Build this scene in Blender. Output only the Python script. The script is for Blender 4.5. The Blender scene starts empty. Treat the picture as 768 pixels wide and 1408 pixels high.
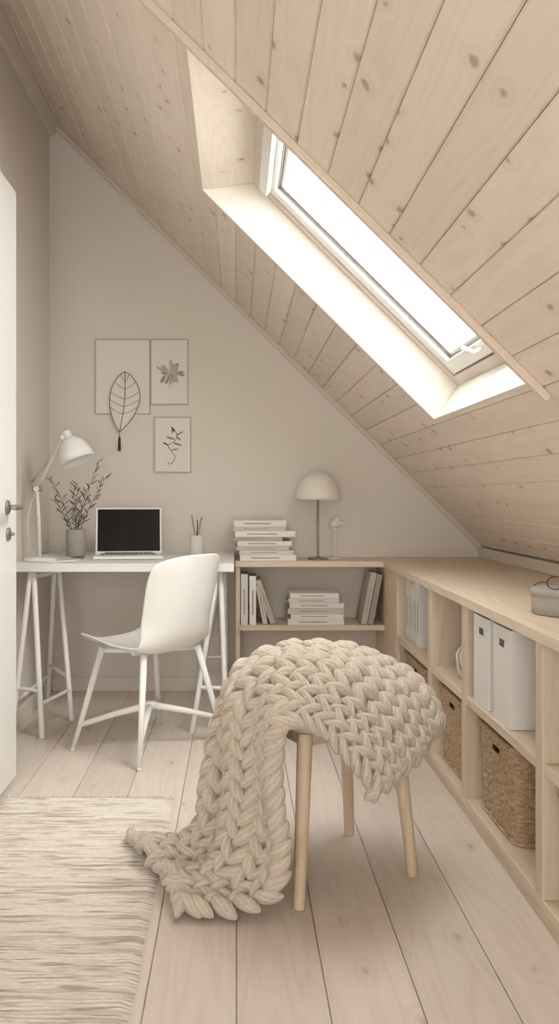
import bpy, math, random
from mathutils import Vector, Matrix
random.seed(7)
S = bpy.context.scene
COL = S.collection

# ------------------------------------------------------------------ helpers
def lin(c):
    c = c/255.0
    return c/12.92 if c <= 0.04045 else ((c+0.055)/1.055)**2.4
def rgb(r, g, b): return (lin(r), lin(g), lin(b), 1.0)

class NT:
    def __init__(s, name):
        s.mat = bpy.data.materials.new(name); s.mat.use_nodes = True
        s.t = s.mat.node_tree; s.t.nodes.clear()
        s.out = s.t.nodes.new('ShaderNodeOutputMaterial')
        s.b = s.t.nodes.new('ShaderNodeBsdfPrincipled')
        s.t.links.new(s.b.outputs[0], s.out.inputs[0])
    def n(s, typ, ins=None, **kw):
        nd = s.t.nodes.new(typ)
        for k, v in kw.items(): setattr(nd, k, v)
        if ins:
            for k, v in ins.items():
                if hasattr(v, 'is_output'): s.t.links.new(v, nd.inputs[k])
                else: nd.inputs[k].default_value = v
        return nd
    def math(s, op, a, b=0.0, c=None, clamp=False):
        ins = {0: a, 1: b}
        if c is not None: ins[2] = c
        return s.n('ShaderNodeMath', ins, operation=op, use_clamp=clamp).outputs[0]
    def mix(s, f, a, b, mode='MIX'):
        nd = s.t.nodes.new('ShaderNodeMix'); nd.data_type = 'RGBA'; nd.blend_type = mode
        for k, v in ((0, f), (6, a), (7, b)):
            if hasattr(v, 'is_output'): s.t.links.new(v, nd.inputs[k])
            else: nd.inputs[k].default_value = v
        return nd.outputs[2]
    def set(s, k, v):
        if hasattr(v, 'is_output'): s.t.links.new(v, s.b.inputs[k])
        else: s.b.inputs[k].default_value = v
    def bump(s, h, strength=0.2, dist=0.002):
        nd = s.n('ShaderNodeBump', {'Strength': strength, 'Distance': dist, 'Height': h})
        s.t.links.new(nd.outputs[0], s.b.inputs['Normal'])

def plain(name, col, rough=0.5, metal=0.0, noise=0.03, nscale=20, bump=0.0, spec=0.5):
    m = NT(name)
    tc = m.n('ShaderNodeTexCoord').outputs['Object']
    nz = m.n('ShaderNodeTexNoise', {'Vector': tc, 'Scale': nscale, 'Detail': 4.0}).outputs[0]
    dark = tuple(c*(1-noise*3) for c in col[:3])+(1,)
    m.set('Base Color', m.mix(nz, dark, col))
    m.set('Roughness', rough); m.set('Metallic', metal); m.set('Specular IOR Level', spec)
    if bump: m.bump(nz, bump, 0.003)
    return m.mat

def wood(name, axis, base, dark, knotc=(130, 95, 65), knot=0.5, ring=0.35, kx=0.11, ky=0.28, rough=0.55, tone=0.12, flat=None, kr=0.13, k0=0.0, ks=.7):
    m = NT(name)
    tc = m.n('ShaderNodeTexCoord').outputs['Object']
    at = m.n('ShaderNodeAttribute', attribute_name='rnd').outputs['Fac']
    off = m.n('ShaderNodeVectorMath', {0: (37.3, 23.1, 51.7)}, operation='SCALE')
    m.t.links.new(at, off.inputs['Scale'])
    v = m.n('ShaderNodeVectorMath', {0: tc, 1: off.outputs[0]}, operation='ADD').outputs[0]
    sc = [1, 1, 1]; sc[axis] = 0.09
    v1 = m.n('ShaderNodeVectorMath', {0: v, 1: tuple(sc)}, operation='MULTIPLY').outputs[0]
    kv = [1/kx]*3; kv[axis] = 1/ky
    v2 = m.n('ShaderNodeVectorMath', {0: v, 1: tuple(kv)}, operation='MULTIPLY').outputs[0]
    wob = m.n('ShaderNodeTexNoise', {'Vector': v, 'Scale': 40.0, 'Detail': 2.0}).outputs['Color']
    wo = m.n('ShaderNodeVectorMath', {0: wob, 'Scale': 0.12}, operation='SCALE').outputs[0]
    v2b = m.n('ShaderNodeVectorMath', {0: v2, 1: wo}, operation='ADD').outputs[0]
    vor = m.n('ShaderNodeTexVoronoi', voronoi_dimensions='2D' if flat == 2 else '3D')
    m.t.links.new(v2b, vor.inputs['Vector']); vor.inputs['Scale'].default_value = 1.0; vor.inputs['Randomness'].default_value = .95
    d = vor.outputs['Distance']
    cr = m.n('ShaderNodeSeparateColor', {0: vor.outputs['Color']}).outputs
    thr = m.math('MULTIPLY_ADD', cr[1], kr, k0)               # random knot radius
    on = m.math('GREATER_THAN', cr[0], 1-knot)
    dd = m.math('SUBTRACT', d, thr)
    k = m.n('ShaderNodeMapRange', {'Value': dd, 'From Min': 0.04, 'From Max': -0.03, 'To Min': 0.0, 'To Max': 1.0}).outputs[0]
    k = m.math('MULTIPLY', k, on)
    halo = m.n('ShaderNodeMapRange', {'Value': dd, 'From Min': 0.26, 'From Max': 0.0, 'To Min': 0.0, 'To Max': 0.42}).outputs[0]
    halo = m.math('MULTIPLY', halo, on)
    n1 = m.n('ShaderNodeTexNoise', {'Vector': v1, 'Scale': 7.0, 'Detail': 2.0, 'Roughness': 0.5}).outputs[0]
    ph = m.math('MULTIPLY_ADD', n1, 75.0, m.math('MULTIPLY', halo, 22.0))
    rg = m.math('MULTIPLY_ADD', m.math('SINE', ph), 0.5, 0.5)
    rg = m.math('POWER', rg, 2.5)
    n2 = m.n('ShaderNodeTexNoise', {'Vector': v1, 'Scale': 160.0, 'Detail': 4.0}).outputs[0]
    f = m.math('MULTIPLY', rg, ring)
    f = m.math('ADD', f, m.math('MULTIPLY', m.math('SUBTRACT', n2, 0.35), 0.5), clamp=True)
    col = m.mix(f, rgb(*base), rgb(*dark))
    col = m.mix(m.math('MULTIPLY', halo, 0.7), col, rgb(*dark))
    col = m.mix(m.math('MULTIPLY', k, ks), col, rgb(*knotc))
    tn = m.math('MULTIPLY_ADD', at, tone, 1-tone*0.75)
    tcx = m.n('ShaderNodeCombineColor', {0: tn, 1: tn, 2: tn}).outputs[0]
    col = m.mix(1.0, col, tcx, 'MULTIPLY')
    m.set('Base Color', col); m.set('Roughness', rough); m.set('Specular IOR Level', 0.35)
    m.bump(m.math('SUBTRACT', n2, m.math('MULTIPLY', rg, 0.3)), 0.12, 0.0015)
    return m.mat

class MB:
    def __init__(s): s.v = []; s.f = []; s.m = []; s.sm = []; s.r = []; s.uv = None
    def add(s, vs, fs, mat=0, smooth=False, rnd=None):
        o = len(s.v); s.v += [tuple(p) for p in vs]
        r = random.random() if rnd is None else rnd
        for f in fs:
            s.f.append(tuple(i+o for i in f)); s.m.append(mat); s.sm.append(smooth); s.r.append(r)
    def box(s, x0, x1, y0, y1, z0, z1, mat=0, M=None, rnd=None):
        vs = [Vector((x, y, z)) for x in (x0, x1) for y in (y0, y1) for z in (z0, z1)]
        if M: vs = [M @ p for p in vs]
        s.add(vs, [(0,1,3,2),(4,6,7,5),(0,4,5,1),(2,3,7,6),(0,2,6,4),(1,5,7,3)], mat, False, rnd)
    def prism(s, poly, y0, y1, mat=0):   # polygon in XZ
        n = len(poly)
        vs = [(x, y0, z) for x, z in poly]+[(x, y1, z) for x, z in poly]
        fs = [tuple(range(n)), tuple(range(2*n-1, n-1, -1))]
        fs += [(i, i+n, (i+1) % n+n, (i+1) % n) for i in range(n)]
        s.add(vs, fs, mat)
    def lathe(s, prof, M=None, mat=0, n=40, smooth=True, cap=True):
        vs = []; fs = []
        for r, z in prof:
            for i in range(n):
                a = 2*math.pi*i/n; vs.append(Vector((r*math.cos(a), r*math.sin(a), z)))
        if M: vs = [M @ p for p in vs]
        for j in range(len(prof)-1):
            for i in range(n):
                fs.append((j*n+i, j*n+(i+1) % n, (j+1)*n+(i+1) % n, (j+1)*n+i))
        s.add(vs, fs, mat, smooth)
        if cap:
            o = len(s.v)-len(vs)
            if prof[0][0] > 1e-5: s.f.append(tuple(o+i for i in range(n-1, -1, -1))); s.m.append(mat); s.sm.append(False); s.r.append(.5)
            if prof[-1][0] > 1e-5: s.f.append(tuple(o+(len(prof)-1)*n+i for i in range(n))); s.m.append(mat); s.sm.append(False); s.r.append(.5)
    def tube(s, pts, rad, mat=0, n=10, smooth=True, rnd=None):
        pts = [Vector(p) for p in pts]
        if not isinstance(rad, (list, tuple)): rad = [rad]*len(pts)
        vs = []; fs = []
        t0 = (pts[1]-pts[0]).normalized()
        up = Vector((0, 0, 1)) if abs(t0.z) < .9 else Vector((1, 0, 0))
        a = t0.cross(up).normalized()
        for i, p in enumerate(pts):
            t = (pts[min(i+1, len(pts)-1)]-pts[max(i-1, 0)]).normalized()
            a = (a-t*a.dot(t)).normalized(); b = t.cross(a)
            for k in range(n):
                an = 2*math.pi*k/n
                vs.append(p+(a*math.cos(an)+b*math.sin(an))*rad[i])
        for j in range(len(pts)-1):
            for k in range(n):
                fs.append((j*n+k, j*n+(k+1) % n, (j+1)*n+(k+1) % n, (j+1)*n+k))
        r = random.random() if rnd is None else rnd
        o = len(s.v); s.add(vs, fs, mat, smooth, r)
        s.f.append(tuple(o+i for i in range(n-1, -1, -1))); s.m.append(mat); s.sm.append(False); s.r.append(r)
        s.f.append(tuple(o+(len(pts)-1)*n+i for i in range(n))); s.m.append(mat); s.sm.append(False); s.r.append(r)
    def grid(s, G, mat=0, smooth=True, skip=None, closeu=False):
        nr = len(G); nc = len(G[0]); fs = []
        for j in range(nr-1):
            for i in range(nc if closeu else nc-1):
                if skip and skip(j, i): continue
                i2 = (i+1) % nc
                fs.append((j*nc+i, j*nc+i2, (j+1)*nc+i2, (j+1)*nc+i))
        s.add([p for r in G for p in r], fs, mat, smooth)
    def sphere(s, c, r, mat=0, n=20, m=12, scale=(1, 1, 1), M=None):
        c = Vector(c); G = []
        for j in range(m+1):
            a = math.pi*j/m-math.pi/2
            row = []
            for i in range(n):
                b = 2*math.pi*i/n
                p = Vector((math.cos(a)*math.cos(b)*scale[0], math.cos(a)*math.sin(b)*scale[1], math.sin(a)*scale[2]))*r
                if M: p = M @ p
                row.append(p+c)
            G.append(row)
        s.grid(G, mat, True, closeu=True)
    def obj(s, name, mats, loc=(0, 0, 0), rot=(0, 0, 0), bevel=0, sub=0, solid=0, parent=None, seg=2):
        me = bpy.data.meshes.new(name); me.from_pydata(s.v, [], s.f); me.update()
        for m in mats: me.materials.append(m)
        me.polygons.foreach_set('material_index', s.m)
        me.polygons.foreach_set('use_smooth', s.sm)
        a = me.attributes.new('rnd', 'FLOAT', 'FACE'); a.data.foreach_set('value', s.r)
        if s.uv:
            l = me.uv_layers.new(name='UVMap')
            li = [0]*len(me.loops); me.loops.foreach_get('vertex_index', li)
            flat = []
            for i in li: flat += s.uv[i]
            l.data.foreach_set('uv', flat)
        o = bpy.data.objects.new(name, me); COL.objects.link(o)
        o.location = loc; o.rotation_euler = rot
        if solid:
            md = o.modifiers.new('solid', 'SOLIDIFY'); md.thickness = solid; md.offset = 0
        if bevel:
            md = o.modifiers.new('bevel', 'BEVEL'); md.width = bevel; md.segments = seg; md.limit_method = 'ANGLE'; md.angle_limit = math.radians(50)
        if sub:
            md = o.modifiers.new('sub', 'SUBSURF'); md.levels = sub; md.render_levels = sub
        if parent: o.parent = parent
        return o

def catmull(P, t):
    n = len(P)-1; t = max(0, min(n-1e-6, t)); i = int(t); f = t-i
    g = lambda k: P[max(0, min(n, k))]
    p0, p1, p2, p3 = g(i-1), g(i), g(i+1), g(i+2)
    if i == 0: p0 = tuple(2*a-b for a, b in zip(p1, p2))
    if i+1 == n: p3 = tuple(2*a-b for a, b in zip(p2, p1))
    return tuple(0.5*((2*b)+(-a+c)*f+(2*a-5*b+4*c-d)*f*f+(-a+3*b-3*c+d)*f**3) for a, b, c, d in zip(p0, p1, p2, p3))

def axisM(p, d):
    return Matrix.Translation(p) @ Vector((0, 0, 1)).rotation_difference(Vector(d).normalized()).to_matrix().to_4x4()

# ------------------------------------------------------------------ materials
M_wall = plain('wall_paint', rgb(232, 223, 214), 0.85, noise=0.012, nscale=60, bump=0.05, spec=0.2)
M_ceil = wood('ceiling_pine', 1, (240, 227, 214), (222, 204, 188), (160, 136, 118), knot=0.45, ring=0.22, kx=0.11, ky=0.15, flat=2, kr=0.085, k0=.01, tone=.10)
M_floor = wood('floor_pine', 1, (229, 216, 206), (207, 190, 177), (172, 147, 129), knot=0.42, ring=0.26, kx=0.13, ky=0.24, flat=2, rough=0.42, kr=0.055, k0=.005, tone=.14, ks=.6)
M_wy = wood('shelf_pine_y', 1, (230, 213, 193), (204, 180, 156), (168, 135, 106), knot=0.35, ring=0.28, kr=0.08)
M_wx = wood('shelf_pine_x', 0, (230, 213, 193), (204, 180, 156), (168, 135, 106), knot=0.35, ring=0.28, kr=0.08)
M_wz = wood('shelf_pine_z', 2, (227, 209, 188), (202, 178, 153), (168, 135, 106), knot=0.35, ring=0.28, kr=0.08)
M_oak = wood('stool_oak', 2, (220, 198, 173), (192, 165, 138), knot=0.0, ring=0.35, tone=0.06)
M_oakx = wood('stool_oak_seat', 0, (220, 198, 173), (192, 165, 138), knot=0.0, ring=0.35, tone=0.06)
M_trim = wood('trim_wood', 1, (226, 210, 194), (208, 189, 171), knot=0.0, ring=0.2)
M_trimp = plain('trim_paint', rgb(224, 212, 199), 0.6)
M_head = wood('shaft_pine', 1, (238, 225, 211), (218, 199, 181), (160, 134, 112), knot=0.45, ring=0.22, kx=0.11, ky=0.15, flat=2, kr=0.085, k0=.01)
M_white = plain('white_lacquer', rgb(240, 238, 235), 0.4, noise=0.008)
M_shaft = plain('shaft_paint', rgb(236, 229, 220), 0.6, noise=0.01)
M_plast = plain('chair_plastic', rgb(241, 239, 236), 0.38, noise=0.005)
M_metalw = plain('white_powdercoat', rgb(240, 238, 235), 0.6, noise=0.005)
M_black = plain('black_screen', rgb(10, 10, 11), 0.25, noise=0.0, spec=0.3)
M_gask = plain('window_gasket', rgb(140, 133, 126), 0.6)
M_grey = plain('grey_metal', rgb(150, 144, 138), 0.35, metal=0.5)
M_conc = plain('concrete_ceramic', rgb(180, 173, 166), 0.85, noise=0.08, nscale=35, bump=0.2)
M_cer = plain('white_ceramic', rgb(230, 225, 219), 0.5)
M_leaf = plain('dry_leaf', rgb(92, 90, 78), 0.7, noise=0.1, nscale=60)
M_twig = plain('twig', rgb(96, 80, 64), 0.8)
M_paper = plain('art_paper', rgb(236, 230, 223), 0.9, noise=0.01)
M_frame = plain('art_frame', rgb(198, 181, 163), 0.6)
M_ink = plain('ink', rgb(75, 69, 64), 0.9)
M_wash = plain('ink_wash', rgb(206, 198, 190), 0.9, noise=0.15, nscale=50)
M_wash2 = plain('ink_wash_dark', rgb(180, 172, 164), 0.9, noise=0.15, nscale=50)
M_dark = plain('dark_cord', rgb(50, 46, 43), 0.7)
M_wire = plain('leaf_wire', rgb(108, 98, 88), 0.6)
M_pages = plain('book_pages', rgb(222, 212, 198), 0.9, noise=0.05, nscale=200)
M_bk = [plain('book_cover_%d' % i, rgb(*c), 0.55) for i, c in enumerate([(236, 232, 227), (226, 219, 210), (196, 184, 170), (240, 238, 235), (168, 157, 146), (212, 203, 193)])]
M_lshade = plain('lamp_shade', rgb(240, 233, 223), 0.45)
M_pencil = plain('pencil_wood', rgb(190, 150, 115), 0.6)

def mat_wicker():
    m = NT('wicker')
    tc = m.n('ShaderNodeTexCoord').outputs['Object']
    n = m.n('ShaderNodeTexNoise', {'Vector': m.n('ShaderNodeVectorMath', {0: tc, 1: (70, 70, 140)}, operation='MULTIPLY').outputs[0], 'Scale': 1.0, 'Detail': 4.0}).outputs[0]
    r = m.n('ShaderNodeValToRGB', {0: n}); e = r.color_ramp.elements
    e[0].position = .25; e[0].color = rgb(150, 122, 94); e[1].position = .75; e[1].color = rgb(214, 188, 156)
    m.set('Base Color', r.outputs[0]); m.set('Roughness', 0.7); m.bump(n, 0.3, 0.002)
    return m.mat
M_wick = mat_wicker()

def mat_yarn():
    m = NT('chunky_wool')
    uv = m.n('ShaderNodeTexCoord').outputs['UV']
    ob = m.n('ShaderNodeTexCoord').outputs['Object']
    sx = m.n('ShaderNodeSeparateXYZ', {0: uv}).outputs
    nz = m.n('ShaderNodeTexNoise', {'Vector': ob, 'Scale': 120.0, 'Detail': 5.0, 'Roughness': 0.7}).outputs[0]
    ph = m.math('ADD', m.math('MULTIPLY', sx[0], 56.5), m.math('ADD', m.math('MULTIPLY', sx[1], 9.0), m.math('MULTIPLY', nz, 6.0)))
    st = m.math('MULTIPLY_ADD', m.math('SINE', ph), 0.5, 0.5)
    h = m.math('ADD', m.math('MULTIPLY', st, 0.35), m.math('MULTIPLY', nz, 0.9))
    f = m.math('MULTIPLY_ADD', h, 0.7, 0.1, clamp=True)
    m.set('Base Color', m.mix(f, rgb(170, 155, 140), rgb(224, 213, 200)))
    m.set('Roughness', 0.95); m.set('Specular IOR Level', 0.1)
    m.set('Sheen Weight', 0.15); m.set('Sheen Roughness', 0.6)
    m.bump(h, 0.6, 0.004)
    return m.mat
M_yarn = mat_yarn()

def mat_rug():
    m = NT('woven_rug')
    tc = m.n('ShaderNodeTexCoord').outputs['Object']
    mul = lambda v: m.n('ShaderNodeVectorMath', {0: tc, 1: v}, operation='MULTIPLY').outputs[0]
    a = m.n('ShaderNodeTexNoise', {'Vector': mul((1.6, 60, 1)), 'Scale': 1.0, 'Detail': 3.0, 'Roughness': 0.7}).outputs[0]
    b = m.n('ShaderNodeTexNoise', {'Vector': mul((8.0, 170, 1)), 'Scale': 1.0, 'Detail': 2.0}).outputs[0]
    c = m.n('ShaderNodeTexNoise', {'Vector': mul((60.0, 320, 1)), 'Scale': 1.0, 'Detail': 2.0}).outputs[0]
    r = m.n('ShaderNodeValToRGB', {0: a}); cr = r.color_ramp
    cr.elements[0].position = .32; cr.elements[0].color = rgb(178, 164, 153)
    cr.elements[1].position = .56; cr.elements[1].color = rgb(232, 224, 215)
    e = cr.elements.new(.39); e.color = rgb(204, 192, 181)
    e = cr.elements.new(.45); e.color = rgb(224, 214, 204)
    f = m.n('ShaderNodeMapRange', {'Value': b, 'From Min': .54, 'From Max': .64, 'To Min': 0.0, 'To Max': .75}).outputs[0]
    col = m.mix(f, r.outputs[0], rgb(156, 139, 127))
    g = m.n('ShaderNodeMapRange', {'Value': c, 'From Min': .4, 'From Max': .7, 'To Min': 0.0, 'To Max': .3}).outputs[0]
    col = m.mix(g, col, rgb(186, 173, 162))
    m.set('Base Color', col)
    m.set('Roughness', 0.95); m.set('Specular IOR Level', 0.1); m.bump(m.math('ADD', b, c), 0.5, 0.004)
    return m.mat
M_rug = mat_rug()

def mat_glass():
    m = NT('window_glass')
    tr = m.n('ShaderNodeBsdfTransparent', {'Color': (0.97, 0.99, 0.98, 1)})
    gl = m.n('ShaderNodeBsdfGlossy', {'Roughness': 0.02})
    mx = m.n('ShaderNodeMixShader', {0: 0.05, 1: tr.outputs[0], 2: gl.outputs[0]})
    m.t.links.new(mx.outputs[0], m.out.inputs[0])
    return m.mat
M_glass = mat_glass()

# ------------------------------------------------------------------ room shell
XL, XR, YB, YF = -1.02, 1.337, 4.365, -1.5
TH = math.atan(0.991); CS, SN = math.cos(TH), math.sin(TH)
zc = lambda x: 3.12-0.991*(x-XL)
CLOC, CROT = (XL, 0, 3.12), (0, TH, 0)   # slope frame: local x down-slope, local z outward

b = MB()   # floor boards
x = -1.158
while x < 1.42:
    w = 0.193; g = 0.0009; c = 0.0022
    x0, x1 = x+g, x+w-g
    prof = [(x0, -.012), (x1, -.012), (x1, -c), (x1-c, 0), (x0+c, 0), (x0, -c)]
    b.prism(prof, YF, YB+.02)
    x += w
b.box(-1.2, 1.5, YF-.1, YB+.1, -.1, -.009)
b.obj('floor', [M_floor])

b = MB(); b.prism([(XL-.1, -.1), (XR+.1, -.1), (XR+.1, zc(XR+.1)+.12), (XL-.1, zc(XL-.1)+.12)], YB, YB+.1)
b.obj('wall_back', [M_wall])
b = MB(); b.box(XL-.1, XL, 2.08, YB, -.1, 3.25); b.box(XL-.1, -.868, YF, 2.08, -.1, 3.25)
b.obj('wall_left', [M_wall])
b = MB(); b.box(XR, XR+.1, YF, YB, -.1, zc(XR)-.004)
b.obj('wall_right', [M_wall])
b = MB()
WX0, WX1, WZ0, WZ1 = -.84, -.02, .25, 2.08  # added opening behind the camera, sized for fill light
VX0, VX1, VZ0, VZ1 = .06, .92, .25, 1.14  # second added opening, for more fill from behind
b.prism([(-1.12, -.1), (WX1, -.1), (WX1, WZ0), (-1.12, WZ0)], YF-.1, YF)
b.prism([(-1.12, WZ0), (WX0, WZ0), (WX0, 3.2), (-1.12, 3.2)], YF-.1, YF)
b.prism([(WX0, WZ1), (WX1, WZ1), (WX1, zc(WX1)+.1), (WX0, zc(WX0)+.1)], YF-.1, YF)
b.prism([(WX1, -.1), (VX0, -.1), (VX0, zc(VX0)+.1), (WX1, zc(WX1)+.1)], YF-.1, YF)
b.prism([(VX0, -.1), (VX1, -.1), (VX1, VZ0), (VX0, VZ0)], YF-.1, YF)
b.prism([(VX0, VZ1), (VX1, VZ1), (VX1, zc(VX1)+.1), (VX0, zc(VX0)+.1)], YF-.1, YF)
b.prism([(VX1, -.1), (XR+.1, -.1), (XR+.1, zc(XR+.1)+.1), (VX1, zc(VX1)+.1)], YF-.1, YF)
b.obj('wall_front', [M_wall])
for nm, (X0_, X1_, Z0_, Z1_) in (('fill_window_2', (WX0, WX1, WZ0, WZ1)), ('fill_window_3', (VX0, VX1, VZ0, VZ1))):  # unseen windows, added to let fill daylight in
    b = MB(); xm = (X0_+X1_)/2
    for (a0, a1, c0, c1) in ((X0_, X0_+.04, Z0_, Z1_), (X1_-.04, X1_, Z0_, Z1_), (X0_+.04, X1_-.04, Z0_, Z0_+.04), (X0_+.04, X1_-.04, Z1_-.04, Z1_), (xm-.015, xm+.015, Z0_+.04, Z1_-.04)):
        b.box(a0, a1, YF-.07, YF-.02, c0, c1)
    b.box(X0_+.03, X1_-.03, YF-.05, YF-.044, Z0_+.03, Z1_-.03, 1)
    b.obj(nm, [M_white, M_glass], bevel=.003)

# ceiling boards with skylight opening
OS0, OS1, OY0, OY1 = 1.253, 2.502, 2.05, 3.07
SMAX = 3.312
b = MB()
bw = 0.110; s0 = 0.0
edges = []
while s0 < SMAX:
    edges.append((s0, min(s0+bw, SMAX))); s0 += bw
for (a, c) in edges:
    r = random.random()
    def bd(a, c, y0, y1, ca=True, cc=True):
        if c-a < .012: ca = cc = False
        g = .0007; k = .0038
        p = [(a+g, .018), (a+g, k if ca else 0)] + ([(a+g+k, 0)] if ca else []) + ([(c-g-k, 0)] if cc else []) + [(c-g, k if cc else 0), (c-g, .018)]
        n = len(p)
        vs = [(q[0], y0, q[1]) for q in p]+[(q[0], y1, q[1]) for q in p]
        fs = [tuple(range(n)), tuple(range(2*n-1, n-1, -1))]+[(i, i+n, (i+1) % n+n, (i+1) % n) for i in range(n)]
        b.add(vs, fs, 0, False, r)
    if c <= OS0 or a >= OS1: bd(a, c, YF, YB)
    else:
        bd(a, c, YF, OY0); bd(a, c, OY1, YB)
        if a < OS0: bd(a, OS0, OY0, OY1, True, False)
        if c > OS1: bd(OS1, c, OY0, OY1, False, True)
# solid roof body
b.box(-.15, OS0, YF-.1, YB+.1, .010, .16, 1); b.box(OS1+.0, SMAX+.2, YF-.1, YB+.1, .010, .16, 1)
b.box(OS0, OS1, YF-.1, OY0, .010, .16, 1); b.box(OS0, OS1, OY1, YB+.1, .010, .16, 1)
b.obj('ceiling', [M_ceil, M_trim], CLOC, CROT)

# skylight: shaft lining + frame + sash + glass
IS0, IS1, ZD = 1.375, 2.478, .155
sh = MB()
def slab(m, A, B, C, D, th, mat):
    th = Vector(th); P = [Vector(p) for p in (A, B, C, D)]; Q = [p+th for p in P]
    m.add(P+Q, [(0, 1, 2, 3), (7, 6, 5, 4), (0, 4, 5, 1), (1, 5, 6, 2), (2, 6, 7, 3), (3, 7, 4, 0)], mat, False, .4)
slab(sh, (OS0, OY0, -.002), (OS0, OY1, -.002), (IS0, OY1, ZD), (IS0, OY0, ZD), (-.02, 0, .012), 0)
slab(sh, (OS1, OY0, -.002), (OS1, OY1, -.002), (IS1, OY1, ZD), (IS1, OY0, ZD), (.02, 0, .004), 1)
slab(sh, (OS0, OY1-.001, -.002), (OS1, OY1-.001, -.002), (IS1, OY1-.001, ZD), (IS0, OY1-.001, ZD), (0, .018, 0), 1)
slab(sh, (OS0, OY0+.001, -.002), (OS1, OY0+.001, -.002), (IS1, OY0+.001, ZD), (IS0, OY0+.001, ZD), (0, -.018, 0), 1)
def ring(m, s0, s1, y0, y1, w, z0, z1, mat):
    m.box(s0, s1, y0, y0+w, z0, z1, mat); m.box(s0, s1, y1-w, y1, z0, z1, mat)
    m.box(s0, s0+w, y0+w, y1-w, z0, z1, mat); m.box(s1-w, s1, y0+w, y1-w, z0, z1, mat)
ring(sh, IS0-.01, IS1+.01, OY0-.01, OY1+.01, .05, ZD, ZD+.10, 2)       # fixed frame
ring(sh, IS0+.04, IS1-.04, OY0+.04, OY1-.04, .006, ZD+.012, ZD+.09, 3)    # gasket
ring(sh, IS0+.046, IS1-.046, OY0+.046, OY1-.046, .056, ZD+.006, ZD+.08, 4) # sash
ring(sh, IS0+.102, IS1-.102, OY0+.102, OY1-.102, .004, ZD+.02, ZD+.06, 3)
ring(sh, IS0+.106, IS1-.106, OY0+.106, OY1-.106, .014, ZD+.03, ZD+.06, 4)
sh.box(IS0+.09, IS1-.09, OY0+.09, OY1-.09, ZD+.045, ZD+.051, 5)
sh.box(IS0+.045, IS0+.085, OY0+.06, OY1-.06, ZD-.02, ZD+.01, 4)
sh.box(IS1-.105, IS1-.055, 2.50, 2.60, ZD-.012, ZD+.008, 4)
sh.tube([(IS1-.08, 2.55, ZD-.01), (IS1-.09, 2.55, ZD-.04), (IS1-.13, 2.56, ZD-.055)], [.007, .007, .009], 4)
sh.obj('window_1', [M_head, M_shaft, M_trimp, M_gask, M_white, M_glass], CLOC, CROT, bevel=.002)

# trims
b = MB()
b.box(OS0-.30, OS1+.06, OY0-.024, OY0-.002, -.020, 0)
b.obj('trim_1', [M_trim], CLOC, CROT, bevel=.003)
b = MB(); b.box(.03, SMAX, YB-.022, YB, -.022, 0)
b.obj('trim_2', [M_trimp], CLOC, CROT, bevel=.003)
b = MB(); b.prism([(XL, 3.02), (XL+.022, 3.02), (XL+.05, zc(XL+.05)), (XL, 3.118)], 2.08, YB-.0)
b.obj('trim_3', [M_trimp], bevel=.002)
b = MB(); b.box(XR-.02, XR, 0.6, YB-.001, .7285, .782)
b.obj('trim_4', [M_trimp], bevel=.003)
b = MB(); b.box(XL+.016, XR, YB-.016, YB, 0, .075); b.obj('baseboard_back', [M_wall], bevel=.003)
b = MB(); b.box(XL, XL+.016, 2.08, YB-.0165, 0, .075); b.obj('baseboard_left', [M_wall], bevel=.003)

# door leaf, swung open alongside the left wall
b = MB(); b.box(-.867, -.825, 2.1, 3.0, .014, 2.2)
for zz in (.35, 1.1, 1.85): b.tube([(-.868, 2.094, zz-.04), (-.868, 2.094, zz+.04)], .007, 1)
Mx = axisM((-.825, 2.875, 1.022), (1, 0, 0))
b.lathe([(0, 0), (.026, 0), (.026, .006), (.022, .009), (0, .009)], Mx, 1, 28)
b.tube([(-.82, 2.875, 1.022), (-.79, 2.875, 1.022), (-.775, 2.87, 1.022), (-.768, 2.85, 1.022), (-.766, 2.75, 1.022)], .009, 1, 12)
Mx = axisM((-.825, 2.885, .925), (1, 0, 0))
b.lathe([(0, 0), (.024, 0), (.024, .006), (.020, .009), (0, .009)], Mx, 1, 28)
b.tube([(-.82, 2.885, .925), (-.80, 2.885, .925)], .006, 1)
b.obj('door_1', [M_white, M_grey], bevel=.002)

# ------------------------------------------------------------------ rug
b = MB(); G = []
RX0, RX1, RY0, RY1 = -.815, -.217, 0.7, 2.80
ny = 700; nx = 24
for j in range(ny+1):
    y = RY0+(RY1-RY0)*j/ny; row = []
    for i in range(nx+1):
        x = RX0+(RX1-RX0)*i/nx
        e = .002*math.sin(y*23+i) if i == nx else 0
        z = .007+.0022*math.sin(j*math.pi/2)+.0012*math.sin(x*31+y*77)
        if i in (0, nx) or j in (0, ny): z = .001
        row.append((x+e, y, z))
    G.append(row)
b.grid(G)
for i in range(75):
    x = RX0+.004+(RX1-RX0-.008)*i/74
    dx = random.uniform(-.006, .006)
    b.tube([(x, RY1-.004, .005), (x+dx*.4, RY1+.008, .004), (x+dx, RY1+.02+random.random()*.008, .002)], [.0022, .0016, .001], 0, 5)
b.obj('woven_rug', [M_rug])

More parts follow.
